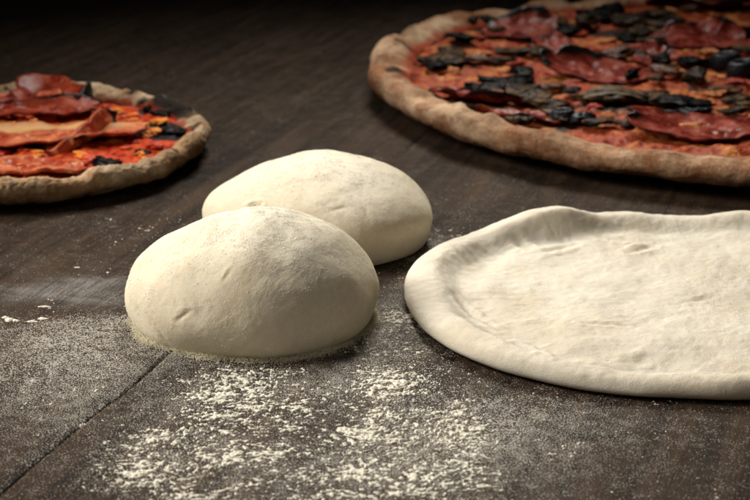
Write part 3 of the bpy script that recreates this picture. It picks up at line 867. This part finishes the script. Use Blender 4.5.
# --- left, smaller pizza
CL = np.array((-0.226, 1.022)); RL_ = 0.121
pl = empty('pizza', (CL[0], CL[1], 0.0004), 'smaller baked pizza with bright tomato and curled ham at the left edge', 'pizza', 'baked pizzas')
cb = []
for (x, y, r, s) in [(176, 100, .013, 1.4), (164, 95, .013, 1.2), (186, 114, .011, 1.1), (150, 90, .01, .5), (207, 140, .008, .3)]:
    p = at(x, y, .025); cb.append((p[0], p[1], r, s))
tc = []
for (x, y, r, s) in [(160, 100, .014, 1.1), (150, 104, .012, .7), (165, 127, .015, 1.3), (152, 124, .014, 1.1), (180, 122, .012, .9), (142, 146, .008, 1.1), (107, 159, .009, .7), (175, 108, .01, .9)]:
    p = at(x, y, .018); tc.append((p[0], p[1], r, s))
zL = pizza_base(pl, CL, RL_, .017, .019, .0130, .007, 80, M['crustL'], M['topL'], cb, tc, .0022)

# long slice of cured ham lying to the left, scorched along its near edge
slice_mesh(pl, CL, 'ham_slice', 38, 133, .066, .027, .12, zL, M['ham'], 301, th=.0014, curl=.004, curl_dir=5.6, wave=.25, charr=.35, fat_band=(.70, .28), zoff=.004)
slice_mesh(pl, CL, 'ham_slice', 12, 166, .040, .016, -.1, zL, M['ham'], 311, th=.002, curl=.003, wave=.3, charr=.1, zoff=.003)
slice_mesh(pl, CL, 'ham_slice', 0, 95, .040, .022, 0, zL, M['ham'], 321, th=.002, curl=.004, wave=.3, charr=.2, zoff=.003)

def ribbon(parent, C, name, pts, mat, wave_seed, char_end=.0, label=None, nh=14, th=.0018):
    """an upstanding wavy sheet: pts = (px, py, height, lean)"""
    n = 60
    K = len(pts) - 1
    s = np.linspace(0, K, n)
    i = np.clip(s.astype(int), 0, K - 1); f = (s - i)
    f = f * f * (3 - 2 * f)
    A = np.array([[*(at(p[0], p[1], .018) - C), p[2], p[3]] for p in pts])
    f = (s - i)[:, None]
    a0, a1, a2, a3 = A[np.maximum(i - 1, 0)], A[i], A[i + 1], A[np.minimum(i + 2, K)]
    B = .5 * (2 * a1 + (a2 - a0) * f + (2 * a0 - 5 * a1 + 4 * a2 - a3) * f ** 2 + (3 * a1 - a0 - 3 * a2 + a3) * f ** 3)
    v = np.linspace(0, 1, nh)
    tang = np.gradient(B[:, :2], axis=0); tang /= np.linalg.norm(tang, axis=1, keepdims=True) + 1e-9
    nrm = np.stack([-tang[:, 1], tang[:, 0]], -1)
    off = B[:, 3][:, None] * v[None] ** 1.5
    X = B[:, 0][:, None] + nrm[:, 0][:, None] * off; Y = B[:, 1][:, None] + nrm[:, 1][:, None] * off
    Z = .0145 + B[:, 2][:, None] * v[None]
    q = xyz(X, Y, Z) * 70
    X = X + .0016 * fbm(q, 2, wave_seed); Y = Y + .0016 * fbm(q, 2, wave_seed + 1)
    Z = Z + .0018 * noise(q * 1.6, wave_seed + 2) * v[None]
    ch = sst(.55, 1.0, v)[None] * .35 + sst(.80, .95, s / K)[:, None] * char_end + .25 * fbm(q * .8, 3, wave_seed + 4)
    a = np.stack([X, Y, Z], -1)
    nn = nrm[:, None, :] * th
    b = a.copy(); b[..., :2] += nn
    V = np.concatenate([a, b[:, ::-1]], 1)
    Ch = np.concatenate([ch, ch[:, ::-1]], 1)
    F = grid_faces(2 * nh, n, False)
    V = V.transpose(1, 0, 2); Ch = Ch.T
    V = np.concatenate([V, V[:1]], 0); Ch = np.concatenate([Ch, Ch[:1]], 0)
    F = grid_faces(2 * nh + 1, n, False)
    o = mesh_np(name, V.reshape(-1, 3), F, mat, parent, {'char': Ch, 'fat': np.zeros(Ch.shape)})
    if label: o['label'] = label
    return o
ribbon(pl, CL, 'ham_slice', [(18, 118, .004, .004), (10, 104, .005, .010), (24, 101, .009, .014), (34, 96, .008, .010), (44, 92, .012, .018), (54, 93, .009, .012), (63, 99, .010, .016), (72, 102, .006, .008), (80, 106, .007, .010), (87, 103, .009, .004), (94, 95, .013, .002)], M['hamd'], 401, 1.0, 'ham slice curled upright with a burnt black tip')
slice_mesh(pl, CL, 'ham_slice', 44, 110, .036, .013, .25, zL, M['hamd'], 331, th=.0016, curl=.005, curl_dir=1.9, wave=.5, charr=.5, zoff=.006)
ribbon(pl, CL, 'burnt_ham_edge', [(50, 153, .003, .002), (68, 147, .006, .002), (84, 138, .008, .003), (96, 131, .010, .003), (106, 126, .014, .002), (116, 120, .010, .0)], M['ham'], 421, 1.0, nh=8)
for i, (x, y, rx, ry, rz) in enumerate([(106, 158, .008, .008, .005), (112, 122, .007, .005, .005), (102, 128, .007, .004, .005), (143, 146, .005, .004, .003), (176, 125, .006, .008, .003), (158, 124, .008, .005, .003), (154, 102, .009, .006, .003), (126, 88, .006, .004, .003), (110, 88, .004, .004, .004), (162, 110, .007, .005, .003)]):
    lump_mesh(pl, CL, 'charred_bit', x, y, rx, ry, rz, i * .7, zL, M['black'], 500 + i * 5, rough=.35)
mt = mat_veg('melted cheese browned', (0.66, 0.17, 0.02), (0.78, 0.33, 0.05), 0.40, .12)
mr = mat_veg('crushed tomato', (0.42, 0.020, 0.004), (0.66, 0.085, 0.010), 0.30, .15)
r_ = random.Random(5)
for i in range(120):
    a_ = r_.uniform(0, 2 * PI); q = math.sqrt(r_.random()) * .98 * .098
    X, Y = CL[0] + q * math.cos(a_), CL[1] + q * math.sin(a_)
    ux, uy = to_px(np.array((X, Y, .018)))
    if ux < -60: continue
    ch = r_.random() < .5
    s_ = r_.uniform(.0035, .0075)
    lump_mesh(pl, CL, 'cheese_lump' if ch else 'tomato_lump', float(ux), float(uy), s_, s_ * r_.uniform(.5, .9), s_ * .42, r_.uniform(0, 3), zL, mt if ch else mr, 700 + i * 3, rough=.4)
mt2 = mat_veg('browned cheese', (0.42, 0.14, 0.040), (0.62, 0.27, 0.10), 0.40, .12)
mr2 = mat_veg('baked tomato', (0.26, 0.020, 0.008), (0.44, 0.07, 0.025), 0.30, .15)
for i in range(150):
    a_ = r_.uniform(0, 2 * PI); q = math.sqrt(r_.random()) * .225
    X, Y = CR[0] + q * math.cos(a_), CR[1] + q * math.sin(a_)
    ux, uy = to_px(np.array((X, Y, .02)))
    if ux > 790 or uy < -25: continue
    ch = r_.random() < .5
    s_ = r_.uniform(.005, .012)
    lump_mesh(pr, CR, 'cheese_lump' if ch else 'tomato_lump', float(ux), float(uy), s_, s_ * r_.uniform(.5, .9), s_ * .33, r_.uniform(0, 3), zR, mt2 if ch else mr2, 1700 + i * 3, rough=.4)

# ------------------------------------------------------------------ loose flour on the table
def flour_clumps():
    x0, x1, y0, y1 = -.165, .13, .545, .90
    st = .00032
    xs = np.arange(x0, x1, st); ys = np.arange(y0, y1, st)
    X, Y = np.meshgrid(xs, ys)
    D = d_clump(X, Y)
    Xw = X + .004 * noise(xyz(X * 60, Y * 60, 0), 91); Yw = Y + .003 * noise(xyz(X * 60, Y * 60, 5), 92)
    n1 = fbm(xyz(Xw * 460 + Yw * 150, Yw * 820 - Xw * 150, 0), 4, 93, .6)
    n2 = fbm(xyz(X * 900, Y * 1300, 0), 3, 94, .6)
    n0 = fbm(xyz(Xw * 55, Yw * 90, 0), 3, 95)
    H = n1 * .80 + n0 * .30 + n2 * .34 - (1.01 - 0.92 * np.minimum(D, .85))
    ok = clear_of(np.stack([X.ravel(), Y.ravel()], -1), .0015).reshape(X.shape)
    Z = np.where(ok, np.clip(H, -.2, .7), -.2)
    Z = np.where(Z > 0, .0009 * Z ** .6 * (1 + .35 * n2), Z * .004)
    Z = Z - .0002
    pos = Z > -.0003
    q = pos[:-1, :-1] | pos[1:, :-1] | pos[:-1, 1:] | pos[1:, 1:]
    nc = len(xs)
    i, j = np.nonzero(q)
    a = i * nc + j
    F = np.stack([a, a + 1, a + nc + 1, a + nc], -1)
    used, inv = np.unique(F, return_inverse=True)
    V = np.stack([X.ravel(), Y.ravel(), Z.ravel()], -1)[used]
    print('clump quads', len(F))
    tag(mesh_np('flour_clumps', V, inv.reshape(-1, 4), M['flour']), 'streaky clumps of pale flour spread over the dark wood before the nearer dough ball', 'flour', kind='stuff')
flour_clumps()

def loose(n, box, dens, smin, smax, seed, mat, name, label, noise_s=(520, 900), power=1.0, rate=.42):
    r = np.random.default_rng(seed)
    X = r.uniform(box[0], box[1], n); Y = r.uniform(box[2], box[3], n)
    d = dens(X, Y)
    f = fbm(xyz(X * noise_s[0], Y * noise_s[1], 0), 3, seed, .6)
    keep = r.random(n) < np.clip(d, 0, 1) ** power * np.clip(.16 + 1.1 * f + .6 * fbm(xyz(X * 70, Y * 120, 0), 3, seed + 5), 0, 1) * rate
    P = np.stack([X, Y], -1)[keep]
    P = P[clear_of(P, -.001)]
    sz = smin + (smax - smin) * r.random(len(P)) ** 2.2
    print(name, len(P))
    return tag(grains(name, xyz(P[:, 0], P[:, 1], sz * .2), sz, mat, flat=.6), label, 'flour', kind='stuff')
loose(420000, (-.25, .22, .545, .95), d_grain, .00020, .00052, 21, M['flour'], 'flour_dusting', 'fine dusting of flour grains scattered over the front of the table')
loose(90000, (-.15, .12, .545, .90), lambda X, Y: np.clip(d_clump(X, Y), 0, 1), .0004, .0009, 23, M['flour'], 'flour_crumbs', 'coarser crumbs of flour between the clumps on the wood', (160, 300), 1.3)

def smear(name, pts, seed, label):
    """small lumpy pats of flour"""
    Vs, Fs, off = [], [], 0
    r = np.random.default_rng(seed)
    for (px, py, rx, ry, rz) in pts:
        rx, ry, rz = rx * .7, ry * .7, rz * .6
        c = at(px, py)
        nu, nv = 40, 12
        U = np.linspace(0, 2 * PI, nu, endpoint=False); s = np.linspace(0.02, 1, nv)
        k = 1 + .35 * fbm(xyz(np.cos(U) * 2, np.sin(U) * 2, px), 3, seed)
        X = c[0] + rx * k * s[:, None] * np.cos(U); Y = c[1] + ry * k * s[:, None] * np.sin(U)
        Z = rz * (1 - s[:, None] ** 2) * (1 + .6 * noise(xyz(X * 600, Y * 600, 0), seed)) - .00035
        Vs.append(np.stack([X, Y, Z], -1).reshape(-1, 3)); Fs.append(grid_faces(nv, nu, True)[:, ::-1] + off); off += nu * nv
    return tag(mesh_np(name, np.concatenate(Vs), np.concatenate(Fs), M['flour']), label, 'flour', kind='stuff')
smear('flour_pats', [(9, 319, .0032, .0030, .0012), (16, 320, .0022, .002, .001), (5, 317, .002, .002, .001), (32, 321, .003, .0016, .0008), (42, 318, .0035, .0016, .0008), (44, 306, .0045, .0010, .0007), (33, 380, .0014, .0014, .0008), (77, 267, .003, .001, .0006), (108, 272, .0012, .0012, .0006)],
      31, 'small white pats of flour near the left edge of the table')
